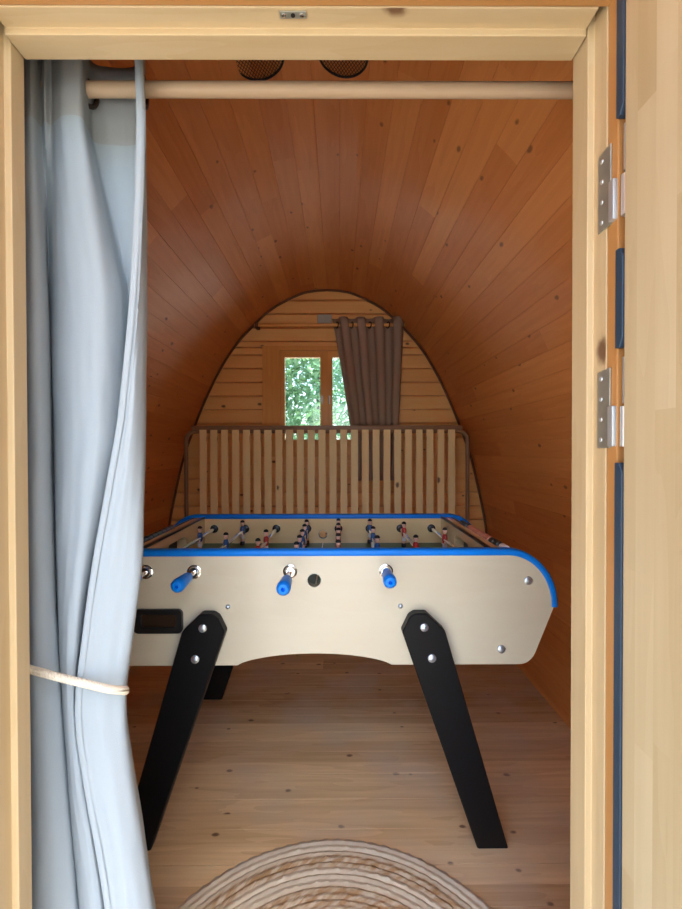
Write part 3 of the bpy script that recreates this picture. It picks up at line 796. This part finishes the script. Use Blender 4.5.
# ------------------------------------------------------------------ jute mat
RC = (-.018, .79); RR = .53
bm = bmesh.new(); L = bm.loops.layers.uv.verify(); NR, NA = 106, 260; g = []
for i in range(NR+1):
    r = RR*(i/NR); row = []
    for j in range(NA):
        a = 2*PI*j/NA
        rr = r+(.003*math.sin(a*90) if i == NR else 0)
        ph = r/.0175*PI; br_ = abs(math.sin(ph))
        z = .004+.006*br_*(0.75+.25*math.sin(a*max(6, int(r*220))+4*(int(r/.0175) % 2)*PI/4))+.0025*noise.noise(Vector((rr*math.cos(a)*60, rr*math.sin(a)*60, 0)))
        if .425 < r < .475 or .33 < r < .375: z += .004*max(0, noise.noise(Vector((a*r*70, r*30, 5))))
        if i == NR: z = .002
        row.append(bm.verts.new((RC[0]+rr*math.cos(a), RC[1]+rr*math.sin(a), max(.0015, z))))
    g.append(row)
for i in range(NR):
    for j in range(NA):
        l = (j+1) % NA
        if i == 0 and False: continue
        f = bm.faces.new((g[i][j], g[i+1][j], g[i+1][l], g[i][l]))
        for lp, (ii, jj) in zip(f.loops, ((i, j), (i+1, j), (i+1, j+1), (i, j+1))):
            r = RR*ii/NR; lp[L].uv = (2*PI*jj/NA*max(r, .05), r)
bmesh.ops.bisect_plane(bm, geom=bm.verts[:]+bm.edges[:]+bm.faces[:], plane_co=(0, .735, 0), plane_no=(0, -1, 0), clear_outer=True)
bed = [e for e in bm.edges if e.is_boundary]
r = bmesh.ops.extrude_edge_only(bm, edges=bed)
for v in r['geom']:
    if isinstance(v, bmesh.types.BMVert): v.co.z = .0003
bmesh.ops.remove_doubles(bm, verts=bm.verts, dist=1e-5)
tag(mk('jute_mat', bm, M['jute'], smooth=True, loc=(RC[0], RC[1], 0)), 'braided jute mat with curved rings on the floor inside the doorway', 'mat')

# ------------------------------------------------------------------ outside
bm = bmesh.new(); box(bm, -30, 30, -14, 40, -.45, -.30); struct(mk('ground', bm, M['ground']))
bm = bmesh.new()
x = -1.4
for k in range(16): box(bm, -1.5, 1.5, -1.6+k*.1355, -1.6+k*.1355+.130, -.09, -.05, .003)
for xx in (-1.2, 0, 1.2): box(bm, xx-.04, xx+.04, -1.6, .56, -.30, -.09)
struct(mk('deck', bm, M['deck'], grain='x'))
bm = bmesh.new()
for xx in (CX-.8, CX, CX+.8): box(bm, xx-.07, xx+.07, .62, 3.18, -.30, -.041)
struct(mk('foundation_beams', bm, M['deck'], grain='y'))

def tree(name, label, x, y, h, blobs, leaf, nleaf, size, seed, branches=()):
    rnd = random.Random(seed)
    t = thing(name, label, 'tree', (x, y, -.30), 'trees outside the back window')
    bm = bmesh.new(); tr = catmull([(x, y, -.30), (x+.05, y, h*.3), (x-.04, y+.05, h*.65), (x+.02, y, h*.95)], 8)
    for i, (a, b) in enumerate(zip(tr, tr[1:])): cyl(bm, a, b, .11*(1-i/len(tr))+.02, .11*(1-(i+1)/len(tr))+.02, 10)
    for (bx, by, bz), (r1, r2, r3) in blobs:
        st = tr[min(len(tr)-1, max(2, int(len(tr)*min(.9, max(.15, (bz-.6)/h)))))]
        pp = catmull([st, st.lerp(Vector((x+bx, y+by, bz)), .5)+Vector((0, 0, -.1)), Vector((x+bx, y+by, bz))], 5)
        for i, (a, b) in enumerate(zip(pp, pp[1:])): cyl(bm, a, b, .03*(1-i/len(pp))+.006, .03*(1-(i+1)/len(pp))+.006, 6)
    mk('trunk', bm, M['bark'], t, smooth=True)
    bm = bmesh.new(); tot = sum(r[0]*r[1]*r[2] for _, r in blobs)
    for (bx, by, bz), (r1, r2, r3) in blobs:
        for k in range(int(nleaf*r1*r2*r3/tot)):
            while True:
                p = Vector((rnd.uniform(-1, 1), rnd.uniform(-1, 1), rnd.uniform(-1, 1)))
                if p.length < 1: break
            c = Vector((x+bx+p.x*r1, y+by+p.y*r2, bz+p.z*r3)); s = size*rnd.uniform(.6, 1.3)
            q = Matrix.Rotation(rnd.uniform(0, 2*PI), 3, 'Z') @ Matrix.Rotation(rnd.uniform(-1.1, 1.1), 3, 'X') @ Matrix.Rotation(rnd.uniform(-.6, .6), 3, 'Y')
            bm.faces.new([bm.verts.new(c+q @ Vector(d)*s) for d in ((0, -.5, 0), (.28, 0, .06), (0, .55, 0), (-.28, 0, .06))])
    mk('foliage', bm, M[leaf], t)
tree('broadleaf_tree', 'leafy tree seen through the left pane of the back window', -1.15, 5.9, 3.6, [((.2, .1, 2.6), (.9, .7, .7)), ((-.3, 0, 1.9), (.8, .6, .6)), ((.5, .3, 1.6), (.6, .5, .5)), ((0, .2, 3.3), (.7, .6, .5))], 'leafa', 4200, .13, 1)
tree('broadleaf_tree', 'leafy tree seen through the right pane of the back window', .95, 8.3, 4.2, [((-.2, .1, 2.8), (1.0, .8, .8)), ((-.5, 0, 1.9), (.7, .6, .6)), ((.5, .3, 2.0), (.8, .6, .6)), ((.1, .2, 3.7), (.8, .7, .6))], 'leafb', 4200, .13, 2)
tree('broadleaf_tree', 'bluish green tree farther off behind the other two outside', -.5, 10.8, 5.0, [((-.8, 0, 2.2), (1.3, .8, .9)), ((.9, 0, 2.4), (1.3, .8, 1.0)), ((0, 0, 3.8), (1.5, .9, .9)), ((-.1, .1, 1.3), (1.6, .7, .6))], 'leafb', 4200, .16, 3)
